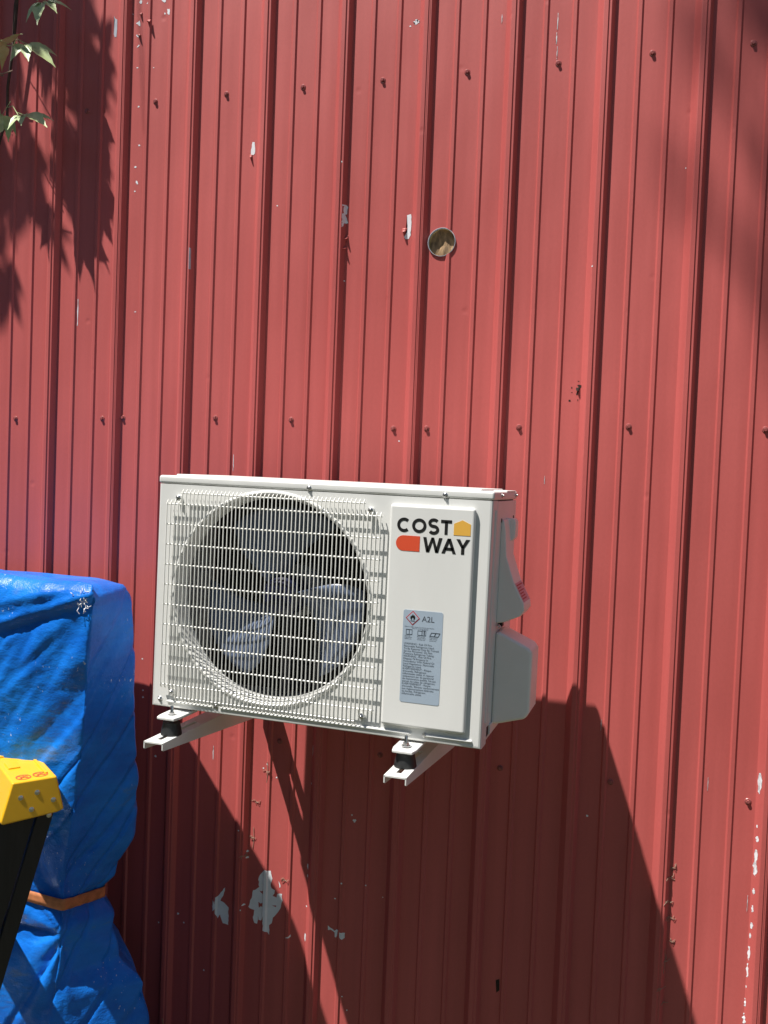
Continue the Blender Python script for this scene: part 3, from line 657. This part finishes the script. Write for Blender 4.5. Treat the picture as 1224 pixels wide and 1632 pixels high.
# ------------------------------------------------------------------ tarpaulin-covered stack beside the unit
def interp(tab, z):
    t = sorted((b, a) for a, b in tab)
    if z <= t[0][0]: return t[0][1]
    for (z0_, x0_), (z1_, x1_) in zip(t, t[1:]):
        if z <= z1_:
            k = (z - z0_) / (z1_ - z0_); k = k * k * (3 - 2 * k); return x0_ + (x1_ - x0_) * k
    return t[-1][1]
XL = -1.55
def sect(z):
    """plan outline at height z: list of corner points going round"""
    xf = interp(TARP_F, z); xr = interp(TARP_R, z - (.0 if z < .4 else .0))
    pinch = math.exp(-((z - .72) / .10) ** 2)
    df = .495 + .01 * math.sin(z * 5) - .010 * pinch
    return [(XL, -df - .02), (xf, -df), (xr, -.34), (xr - .24, -.105), (XL, -.105)]
NS = 300
def outline(z):
    c = sect(z); segs = [(c[0], c[1], 140), (c[1], c[2], 80), (c[2], c[3], 40), (c[3], c[4], 25), (c[4], c[0], 15)]
    pts = []
    for a, b, k in segs:
        for i in range(k):
            t = i / k; pts.append((a[0] + (b[0] - a[0]) * t, a[1] + (b[1] - a[1]) * t))
    # round the corners
    for _ in range(6):
        pts = [((pts[i - 1][0] + 2 * pts[i][0] + pts[(i + 1) % NS][0]) / 4, (pts[i - 1][1] + 2 * pts[i][1] + pts[(i + 1) % NS][1]) / 4) for i in range(NS)]
    return pts
ZTOP = 1.555
def ridge(v): return 1 - abs(v) * 2
def strap_z(i):
    if i <= 140: return STRAP_Z[0] + .014 * (140 - i) / 30 if i > 110 else STRAP_Z[0] + .014
    if i <= 220: return STRAP_Z[0] + (STRAP_Z[1] - STRAP_Z[0]) * (i - 140) / 80
    return STRAP_Z[1] + (STRAP_Z[0] + .014 - STRAP_Z[1]) * (i - 220) / 80
def fold(i, z, top):
    s = i / NS
    u = i * .0075 if i < 140 else 1.05 + (i - 140) * .0030      # arc length, roughly metres
    d = 0.0
    g = math.exp(-((z - strap_z(i)) / .028) ** 2)
    # creases fanning out from the strap at the front corner
    du, dz = (i - 142) * (.0068 if i < 142 else .0026), z - .715
    r_ = math.hypot(du, dz); an = math.atan2(dz, du)
    near = min(1, r_ / .06) * math.exp(-(r_ / .42) ** 2)
    d += near * (.026 * noise.noise((an * 2.2, r_ * 1.2, 3.3)) + (.009 if i < 141 else .002) * noise.noise((an * 5.0, r_ * 2.0, 8.1)) + (.010 if i < 141 else .005) * abs(noise.noise((an * 4.2, r_ * 1.5, 12.0))))
    # long slanting creases
    q = z * 4.2 - u * 4.6
    d += .014 * noise.noise((q * .8, (z + u) * .8, 4.0)) + (.014 if i < 141 else .006) * abs(noise.noise((q * 1.6, (z + u) * 1.1, 9.0)))
    d -= .008 * max(0, .12 - abs(noise.noise((q * 1.7, (z + u) * .9, 21.0)))) / .12
    # small crumple
    d *= 1 - .65 * min(1, max(0, (z - 1.38) / .08))
    d += (.0022 * noise.noise((u * 34, z * 40, 2.0)) + .0012 * noise.noise((u * 85, z * 95, 5.0))) * (.8 if i < 141 else .3)
    d = d * (1 - .9 * g) - .004 * g
    # rolled hem slanting down from the corner along the front
    if i < 143:
        x = XL + (i / 140) * (-XL - .66)
        hl = 1.522 - (-.670 - x) * .345; k = (z - hl) / .006
        d += .005 / (1 + math.exp(-max(-30, min(30, k)))) + .007 * math.exp(-((z - hl - .010) / .008) ** 2)
        d += .005 * math.exp(-((z - hl - .034 - .10 * max(0, -.68 - x)) / .009) ** 2) - .006 * math.exp(-((z - hl + .014) / .010) ** 2)
    elif i < 222:
        hl = 1.522 + (i - 143) * .0004; d += .005 * math.exp(-((z - hl) / .010) ** 2) - .006 * math.exp(-((z - hl + .022) / .012) ** 2)
    # slack belly on the right side below the middle
    return d
def tarp_row(z, shrink=0.0, zoff=0.0, k=1.0):
    pts = outline(z); n = len(pts); cx = sum(p[0] for p in pts) / n; cy = sum(p[1] for p in pts) / n
    row = []
    for i, (x, y) in enumerate(pts):
        a = pts[i - 2]; b = pts[(i + 2) % n]; tx, ty = b[0] - a[0], b[1] - a[1]; m_ = math.hypot(tx, ty) or 1
        nx_, ny_ = ty / m_, -tx / m_
        dd = fold(i, z, 0) * k - shrink
        yy = y + ny_ * dd
        row.append((x + nx_ * dd, min(yy, -.030), z + zoff))
    return row
tarp = thing('tarp_cover', 'crumpled blue plastic tarpaulin wrapped over a tall box beside the wall', 'tarpaulin', (-1.1, -.32, 0))
zs = [0.01 + (ZTOP - .01) * j / 190 for j in range(191)]
rows = []
for z in zs:
    t = max(0, (z - (ZTOP - .035)) / .035)
    rows.append(tarp_row(z, .022 * t * t))
# slope of the top: the front stands a little higher than the back
vs = []
for z, r in zip(zs, rows):
    lift = max(0, (z - 1.30) / (ZTOP - 1.30))
    for (x, y, zz) in r: vs.append((x + 1.1, y + .32, zz + lift * (.030 * (-y - .105) / .34 - .020)))
n = NS; fs = [(j * n + i, j * n + (i + 1) % n, (j + 1) * n + (i + 1) % n, (j + 1) * n + i) for j in range(len(rows) - 1) for i in range(n)]
# cap: shrink the top ring to the middle in steps
base = vs[-n:]; cxm = sum(v[0] for v in base) / n; cym = sum(v[1] for v in base) / n
for k in range(1, 16):
    t = k / 15.0 * .985
    for (x, y, z) in base:
        X = x + (cxm - x) * t; Y = y + (cym - y) * t
        zz = z + (.006 * min(1, t * 9)) + .008 * noise.noise((X * 6, Y * 9, 3)) * min(1, t * 6)
        vs.append((X, Y, zz))
J = len(rows)
fs += [((J - 1 + k) * n + i, (J - 1 + k) * n + (i + 1) % n, (J + k) * n + (i + 1) % n, (J + k) * n + i) for k in range(15) for i in range(n)]
fs.append(tuple(range((J + 14) * n, (J + 15) * n)))
MB().add(vs, fs).build('sheet', 'tarp', tarp, smooth=True, angle=180)
# frayed threads at the front corner
mb = MB()
for k in range(26):
    x = -.648 + random.gauss(0, .012); z = 1.535 + random.gauss(0, .014); y = -.507 - abs(random.gauss(0, .004))
    a = random.uniform(0, 6.28); l = random.uniform(.006, .016)
    mb.tube([(x + 1.1, y + .32, z), (x + 1.1 + l * .5 * math.cos(a), y + .316, z + l * .5 * math.sin(a)), (x + 1.1 + l * math.cos(a + .5), y + .318, z + l * math.sin(a + .5))], .0009, 4)
mb.build('frayed_threads', 'bare', tarp)

# strap round the waist
pts = []
vs = []
for i in range(NS):
    zc_ = strap_z(i)
    pts.append(zc_)
cache = {}
def oc(z):
    k = round(z, 3)
    if k not in cache: cache[k] = tarp_row(k, 0, 0, 0)
    return cache[k]
for i in range(NS):
    q = oc(pts[i]); a = q[i - 2]; b = q[(i + 2) % NS]; p_ = q[i]
    tx, ty = b[0] - a[0], b[1] - a[1]; m_ = math.hypot(tx, ty) or 1
    for dz in (-.0135, -.0045, .0045, .0135):
        vs.append((p_[0] + ty / m_ * .0050, min(p_[1] - tx / m_ * .0050, -.012), pts[i] + dz + .0015 * noise.noise((i * .1, dz * 30, 0))))
fs = [(i * 4 + k, ((i + 1) % NS) * 4 + k, ((i + 1) % NS) * 4 + k + 1, i * 4 + k + 1) for i in range(NS) for k in range(3)]
o = MB().add(vs, fs).build('tie_strap', 'strap', None, smooth=True, angle=180)
sd = o.modifiers.new('s', 'SOLIDIFY'); sd.thickness = .002; sd.offset = -1
tag(o, 'faded orange webbing strap cinched round the blue tarpaulin', 'strap')

# ------------------------------------------------------------------ folded stepladder
tdir = Vector((.62, .785, 0)).normalized(); wdir = Vector((-tdir.y, tdir.x, 0))      # into the wall ; along the cap to the left
LO = Vector(LADDER_A)                                # front top corner of the visible end
lad = thing('stepladder', 'folded stepladder with yellow top cap and black rails leaning at the tarpaulin', 'ladder', (LO.x, LO.y, 0))
def LP(s, q, z):      # s into wall, q along the cap away from the visible end
    v = tdir * s + wdir * q; return (v.x, v.y, z)
CW = .36; H0 = LO.z; DEP = .098; TILT = .02
def lad_prism(poly, q0, q1, name, m, bevel=0, parent=lad):
    mb = MB(); k = len(poly)
    dr = .11 if name == 'top_cap' else 0
    vs = [LP(s, q0 - (H0 - z) * dr, z + TILT * s) for s, z in poly] + [LP(s, q1 + (H0 - z) * dr, z + TILT * s) for s, z in poly]
    fs = [tuple(range(k)), tuple(range(k, 2 * k))[::-1]] + [(i, (i + 1) % k, k + (i + 1) % k, k + i) for i in range(k)]
    return mb.add(vs, fs).build(name, m, parent, bevel=bevel, seg=3)
cap = lad_prism([(0, H0), (DEP, H0), (DEP + .016, H0 - .078), (DEP - .0, H0 - .083), (-.022, H0 - .090), (-.026, H0 - .083)], 0, CW, 'top_cap', 'yellow', .006)
# moulded ridges and tool wells on the cap
for q0, q1, s0, s1 in ((.10, .15, .012, .040), (.20, .30, .012, .040), (.03, .33, .078, .086)):
    lad_prism([(s0, H0 - .002), (s1, H0 - .002), (s1 - .001, H0 + .0035), (s0 + .001, H0 + .0035)], q0, q1, 'cap_ridge', 'yellow', .0015, cap)
# printed no-standing roundels
def roundel(q, s, r):
    mb = MB(); n_ = 28
    for rr0, rr1, h in ((r, r * .84, .0010),):
        vs = []
        for k in range(n_):
            a = 2 * math.pi * k / n_
            vs += [LP(s + rr0 * math.sin(a), q + rr0 * math.cos(a), H0 + h + TILT * s), LP(s + rr1 * math.sin(a), q + rr1 * math.cos(a), H0 + h + TILT * s)]
        mb.add(vs, [(2 * k, 2 * ((k + 1) % n_), 2 * ((k + 1) % n_) + 1, 2 * k + 1) for k in range(n_)])
    c = .70 * r
    for sg in (1, -1):
        mb.add([LP(s - c, q - sg * c - .0016, H0 + .0013 + .0002 * sg + TILT * s), LP(s - c, q - sg * c + .0016, H0 + .0013 + .0002 * sg + TILT * s), LP(s + c, q + sg * c + .0016, H0 + .0013 + .0002 * sg + TILT * s), LP(s + c, q + sg * c - .0016, H0 + .0013 + .0002 * sg + TILT * s)], [(0, 1, 2, 3)])
    for k in range(3):
        a = k * 2.1
        mb.add([LP(s + r * .45 * math.sin(a) - .003, q + r * .45 * math.cos(a) - .002, H0 + .0018 + TILT * s), LP(s + r * .45 * math.sin(a) + .003, q + r * .45 * math.cos(a) - .002, H0 + .0018 + TILT * s), LP(s + r * .45 * math.sin(a) + .002, q + r * .45 * math.cos(a) + .003, H0 + .0018 + TILT * s)], [(0, 1, 2)])
    return mb.build('roundel', 'orange', cap)
roundel(.028, .030, .017); roundel(.030, .068, .017)
def rivet(s, q, z, parent):
    mb = MB(); mb.lathe([(.0062, -.002), (.0060, .0008), (.0042, .0016), (.0004, .0020)], 'y', (0, 0, 0), 16)
    mb.v = [(x, -y, zz) for x, y, zz in mb.v]
    o = mb.build('rivet', 'galv', parent, smooth=True); o.location = LP(s, q, z)
    o.rotation_euler = (0, 0, math.atan2(-wdir.x, wdir.y) + math.pi if False else math.atan2(-wdir.y, -wdir.x) + math.pi / 2)
    return o
for s, z in ((.020, H0 - .036), (.060, H0 - .030), (.100, H0 - .053), (.046, H0 - .066)): rivet(s * .9, .0004 - (H0 - z) * .11, z + TILT * s, cap)
TAN = math.tan(R(15.5))
def rail(s0, s1, q0, q1, name='rail'):
    zt = H0 - .050
    def sh(z): return -(zt - z) * TAN
    return lad_prism([(s0 + sh(zt), zt), (s1 + sh(zt), zt), (s1 + sh(.02), .02), (s0 + sh(.02), .02)], q0, q1, name, 'black', .002)
for q0 in (.012, CW - .037):
    a = rail(-.012, .066, q0, q0 + .025); rail(.071, .108, q0 + .002, q0 + .023, 'rear_rail')
rivet(.112 - .045 * TAN * 1.3 - .010, .013, H0 - .092, lad)
for zz in (.27, .54, .81):
    sh = -(H0 - .05 - zz) * TAN
    lad_prism([(sh - .008, zz), (sh + .062, zz), (sh + .062, zz - .025), (sh + .058, zz - .025), (sh + .058, zz - .003), (sh - .004, zz - .003), (sh - .004, zz - .025), (sh - .008, zz - .025)], .038, CW - .038, 'step', 'galv', .001)
for q0 in (.010, CW - .039):
    sh = -(H0 - .05 - .02) * TAN
    lad_prism([(sh - .016, .045), (sh + .112, .045), (sh + .108, 0.0), (sh - .030, 0.0)], q0, q0 + .029, 'foot_pad', 'rubber', .003)

# ------------------------------------------------------------------ creeper vine at the upper left
def leaflet(l, w, droop, wave, seed):
    rnd = random.Random(seed); n_ = 9; vs = []
    for i in range(n_ + 1):
        t = i / n_; ww = w * (math.sin(math.pi * min(1, t * 1.04) ** .78) ** .9) * (1 - .25 * t) if 0 < t < 1 else .0008
        ww *= 1 + (.10 if i % 2 else -.06) * (1 if t > .25 else 0)
        z = -droop * l * t * t + wave * l * math.sin(t * 6 + seed)
        vs += [(l * t, -ww, z + .22 * ww), (l * t, 0, z - .10 * ww), (l * t, ww, z + .22 * ww)]
    fs = []
    for i in range(n_):
        for k in range(2): fs.append((i * 3 + k, (i + 1) * 3 + k, (i + 1) * 3 + k + 1, i * 3 + k + 1))
    return vs, fs
def leaf_mesh(seed, size=.10):
    mb = MB(); rnd = random.Random(seed)
    for k, a in enumerate((-78, -38, 0, 38, 78)):
        l = size * (1.0 - .16 * abs(k - 2)) * rnd.uniform(.9, 1.1)
        vs, fs = leaflet(l, l * .25, rnd.uniform(.25, .6), .02, seed + k)
        rot = Matrix.Rotation(R(a + rnd.uniform(-7, 7)), 4, 'Z') @ Matrix.Rotation(rnd.uniform(-.25, .25), 4, 'X')
        mb.add([rot @ (Vector(v) + Vector((.008, 0, 0))) for v in vs], fs)
    mb.tube([(-.05, 0, .012), (-.02, 0, .004), (.012, 0, 0)], .0011, 4)
    return mb.mesh('leaf')
LEAF = [leaf_mesh(s) for s in (1, 2, 3, 4)]
LEAFP = [leaf_mesh(s, .085) for s in (11, 12)]
vine = thing('creeper_vine', 'leafy creeper vine hanging down the upper left of the red wall', 'vine', (-1.35, 0, 0))
VO = Vector((-1.35, 0, 0))
def vstem(pts, r, m='stem'):
    MB().tube([Vector(p) - VO for p in pts], r, 6).build('stem', m, vine, smooth=True)
main = [(-1.275, -.045, 4.22), (-1.262, -.050, 3.80), (-1.262, -.042, 3.45), (-1.272, -.035, 3.25), (-1.285, -.032, 3.10), (-1.302, -.032, 2.98), (-1.303, -.030, 2.89), (-1.325, -.030, 2.83), (-1.350, -.028, 2.765), (-1.41, -.028, 2.60), (-1.47, -.03, 2.30)]
vstem(main, [.006, .0058, .0055, .0050, .0048, .0042, .0040, .0036, .0034, .003, .002])
vstem([(-1.268, -.036, 3.30), (-1.262, -.06, 3.20), (-1.264, -.06, 3.12)], .0018)
vstem([(-1.42, -.05, 3.03), (-1.36, -.055, 3.010), (-1.31, -.045, 3.015), (-1.27, -.05, 3.018)], .0016, 'tend')
for k in range(5):
    vstem([(-1.31, -.04, 3.01), (-1.32 - .012 * k, -.06, 3.02 + .012 * math.sin(k)), (-1.345 - .010 * k, -.05, 3.03 + .02 * math.cos(k * 2))], .0008, 'tend')
def put_leaf(me, loc, rot, s=1.0, m='leaf'):
    me2 = me
    if not me2.materials: me2.materials.append(MAT[m])
    o = bpy.data.objects.new('leaf', me2); C.objects.link(o); o.parent = vine
    o.location = Vector(loc) - VO; o.rotation_euler = rot; o.scale = (s, s, s)
    for p in me2.polygons: p.use_smooth = True
    return o
vis = [((-1.125, -.100, 3.175), (.3, .55, -1.2), 1.0, 0), ((-1.150, -.140, 3.042), (.55, .35, -.15), 1.1, 1), ((-1.20, -.145, 3.040), (.6, .3, -1.9), 1.05, 0), ((-1.178, -.100, 2.860), (.4, .15, -.5), 1.1, 1), ((-1.250, -.110, 2.868), (.5, .3, 2.6), .95, 0)]
for a, b in (((-1.285, -.032, 3.10), (-1.18, -.135, 3.05)), ((-1.302, -.031, 2.92), (-1.21, -.095, 2.866)), ((-1.272, -.035, 3.25), (-1.15, -.095, 3.185))): vstem([a, (Vector(a) + Vector(b)) / 2 + Vector((0, 0, .015)), b], .0013, 'leafl')
for loc, rot, s, k in vis: put_leaf(LEAFP[k], loc, rot, s, 'leafl')
rnd = random.Random(21)
# hanging sprays beyond the upper left of the view; they shade the wall below
def wall_shadow(x, z, d): return (x - .99 * d, -d, z + 2.73 * d)
spots = []
for k in range(135):
    z = rnd.uniform(2.78, 3.75); edge = -1.03 + .05 * math.sin(z * 9) - .10 * max(0, (3.0 - z) / .4)
    x = edge - abs(rnd.gauss(0, .20)) - .02
    spots.append((x, z))
for x, z in [(-1.05, 2.86), (-1.08, 2.72), (-1.10, 2.68), (-1.04, 2.98), (-1.30, 2.62), (-1.36, 2.58), (-1.34, 2.48), (-1.02, 3.1), (-1.07, 2.80), (-1.03, 2.78), (-1.22, 2.68), (-1.28, 2.72), (-1.35, 2.75), (-1.18, 2.62), (-1.40, 2.66)]: spots.append((x, z))
CLEAR = [(-1.20, 3.00), (-1.14, 2.96), (-1.20, 2.76), (-1.26, 2.96)]
for x, z in spots:
    if any(abs(x - a) < .06 and abs(z - b) < .10 for a, b in CLEAR): continue
    d = rnd.uniform(.40, .62); p = wall_shadow(x, z, d)
    put_leaf(LEAF[rnd.randrange(4)], p, (rnd.uniform(-.7, .7), rnd.uniform(.5, 1.3), rnd.uniform(-2.4, -.6)), rnd.uniform(.8, 1.2))
for k in range(8):
    x = -2.15 + k * .11; d0 = .42 + .06 * (k % 3)
    vstem([(x + .2, -.02, 4.25), (x + .15, -.16, 4.9), (x + .05, -.32, 5.25), (x, -d0, 5.15), (x - .03, -d0 - .05, 4.75), (x + .03, -d0 - .03, 4.15 + .06 * (k % 2))], [.008, .007, .005, .004, .003, .0015])


# ------------------------------------------------------------------ dried tendrils clinging to the ribs
for k, (x, z) in enumerate(TEND):
    rnd = random.Random(50 + k); mb = MB()
    for j in range(rnd.randint(4, 7)):
        a = rnd.uniform(-.9, .9) + (0 if rnd.random() < .5 else math.pi); l = rnd.uniform(.006, .015)
        p0 = Vector((x, -wall_h(x) - .001, z)); p1 = p0 + Vector((math.cos(a) * l * .5, 0, math.sin(a) * l * .5 + .002)); p2 = p0 + Vector((math.cos(a + .5) * l, 0, math.sin(a + .5) * l))
        p1.y = -wall_h(p1.x) - .002 - rnd.random() * .003; p2.y = -wall_h(p2.x) - .0012
        mb.tube([p0, p1, p2], .0006, 4)
    if k in (5, 8, 10): mb.tube([(x, -wall_h(x) - .0015, z + .03), (x + .002, -wall_h(x + .002) - .0015, z), (x - .001, -wall_h(x - .001) - .0015, z - .03)], .0007, 4)
    o = mb.build('dried_tendril', 'tend')
    if k < 8:
        names = ['uppermost', 'second from top', 'third from top', 'bushiest and fourth from top', 'fifth from top', 'long stemmed sixth from top', 'seventh from top', 'lowest']
        tag(o, names[k] + ' dried tendril scrap along the rib right of the shadow', 'tendril', 'dried tendrils on the wall')
    else:
        names = ['topmost dried tendril scrap left of the bracket shadow', 'dried tendril scrap second down left of the bracket shadow', 'dried tendril scrap third down left of the bracket shadow', 'dried tendril scrap on the rib just above the large white peeled patch', 'dried tendril scrap at the right shoulder of the large white peeled patch']
        tag(o, names[k - 8], 'tendril', 'dried tendrils on the wall')

# ------------------------------------------------------------------ grass at the foot of the wall
mb = MB(); rnd = random.Random(5)
for k in range(900):
    x = rnd.uniform(-3, 3); y = -abs(rnd.gauss(.03, .12)) - .03; h = rnd.uniform(.04, .14)
    if -1.6 < x < -.6 and y < -.12: continue
    a = rnd.uniform(0, 6.28); b = rnd.uniform(0, .5) * h
    dx, dy = math.cos(a) * b, -abs(math.sin(a)) * b; w = .0022; c, s = -math.sin(a) * w, math.cos(a) * w
    mb.add([(x - c, y - s, 0), (x + c, y + s, 0), (x + dx * .4 + c * .7, y + dy * .4 + s * .7, h * .6), (x + dx * .4 - c * .7, y + dy * .4 - s * .7, h * .6), (x + dx, y + dy, h)], [(0, 1, 2, 3), (3, 2, 4)])
o = mb.build('grass', 'leaf'); tag(o, 'thin grass growing along the foot of the metal wall', 'grass', kind='stuff')
mb = MB()
for (pts, r) in (([(-.64, -.06, 0), (-.655, -.05, .15), (-.672, -.045, .262)], .0012), ([(-.64, -.06, 0), (-.648, -.05, .16), (-.651, -.045, .245)], .0012), ([(-.651, -.047, .22), (-.660, -.045, .248)], .0009),
                 ([(-.10, -.06, 0), (-.105, -.05, .2), (-.108, -.045, .36)], .0010), ([(-.09, -.06, 0), (-.092, -.05, .2), (-.094, -.045, .33)], .0009)):
    mb.tube(pts, r, 4)
o = mb.build('grass_stalks', 'straw'); tag(o, 'dry straw grass stalks at the bottom of the wall', 'grass', kind='stuff')

# ------------------------------------------------------------------ tall tree behind the viewer, its crown edge shades the right of the wall
tree = thing('shade_tree', 'tall leafy tree standing out in front of the wall, shading its right edge', 'tree', (-1.9, -3.9, 0))
TO = Vector((-1.9, -3.9, 0))
MB().tube([(0, 0, -.1), (.02, .03, 2), (.05, .0, 5), (.2, .15, 8), (.35, .3, 10.2), (.4, .4, 11.6)], [.22, .18, .15, .11, .06, .02], 12).build('trunk', 'bark', tree, smooth=True)
rnd = random.Random(3); mb = MB(); lm = MB()
CEN = Vector((1.56, 0, 2.45)) + Vector((-.99, -1.0, 2.73)) * 3.2 - TO
clumps = []
for k in range(26):
    a = rnd.uniform(0, 6.28); b = rnd.uniform(-1, 1); r = rnd.uniform(.35, 1.0)
    c = CEN + Vector((math.cos(a) * math.sqrt(1 - b * b) * .80 * r, math.sin(a) * math.sqrt(1 - b * b) * .35 * r, b * 1.0 * r)); clumps.append(c)
    s0 = Vector((.3, .25, rnd.uniform(8.2, 11.0))); lm.tube([s0, (s0 + c) / 2 + Vector((0, 0, .1)), c], [.035, .02, .006], 5)
lm.build('limbs', 'bark', tree, smooth=True)
for c in clumps:
    for k in range(85):
        p = c + Vector((rnd.gauss(0, .16), rnd.gauss(0, .16), rnd.gauss(0, .14)))
        u = Vector((rnd.gauss(0, 1), rnd.gauss(0, 1), rnd.gauss(0, .6))).normalized(); v = u.orthogonal().normalized(); l = rnd.uniform(.05, .09)
        mb.add([p - u * l, p + v * l * .45, p + u * l, p - v * l * .45], [(0, 1, 2, 3)])
mb.build('crown', 'leaf', tree)

# ------------------------------------------------------------------ unseen wood behind the viewer, added to block low sky light
mb = MB(); rnd = random.Random(8)
for k in range(60):
    a = R(-178 + 176 * k / 59); rr_ = rnd.uniform(9, 13); cx, cy = rr_ * math.cos(a) * 1.3, rr_ * math.sin(a)
    if cy > -1.5 or cx > 3.0: continue  # left open on the right to let more sky light in
    h = rnd.uniform(4.5, 8.0)
    for j in range(330):
        z = rnd.uniform(.1, h); wd = 1.25 * (1 - (z / h) ** 2.5) + .15
        p = Vector((cx + rnd.gauss(0, wd * .6), cy + rnd.gauss(0, wd * .6), z))
        u = Vector((rnd.gauss(0, 1), rnd.gauss(0, 1), rnd.gauss(0, .7))).normalized(); v = u.orthogonal().normalized(); l = rnd.uniform(.14, .32)
        mb.add([p - u * l, p + v * l * .6, p + u * l, p - v * l * .6], [(0, 1, 2, 3)])
o = mb.build('unseen_wood_edge', 'leaf'); tag(o, 'unseen dense green wood edge across the yard, added to block low sky light', 'wood', kind='stuff')
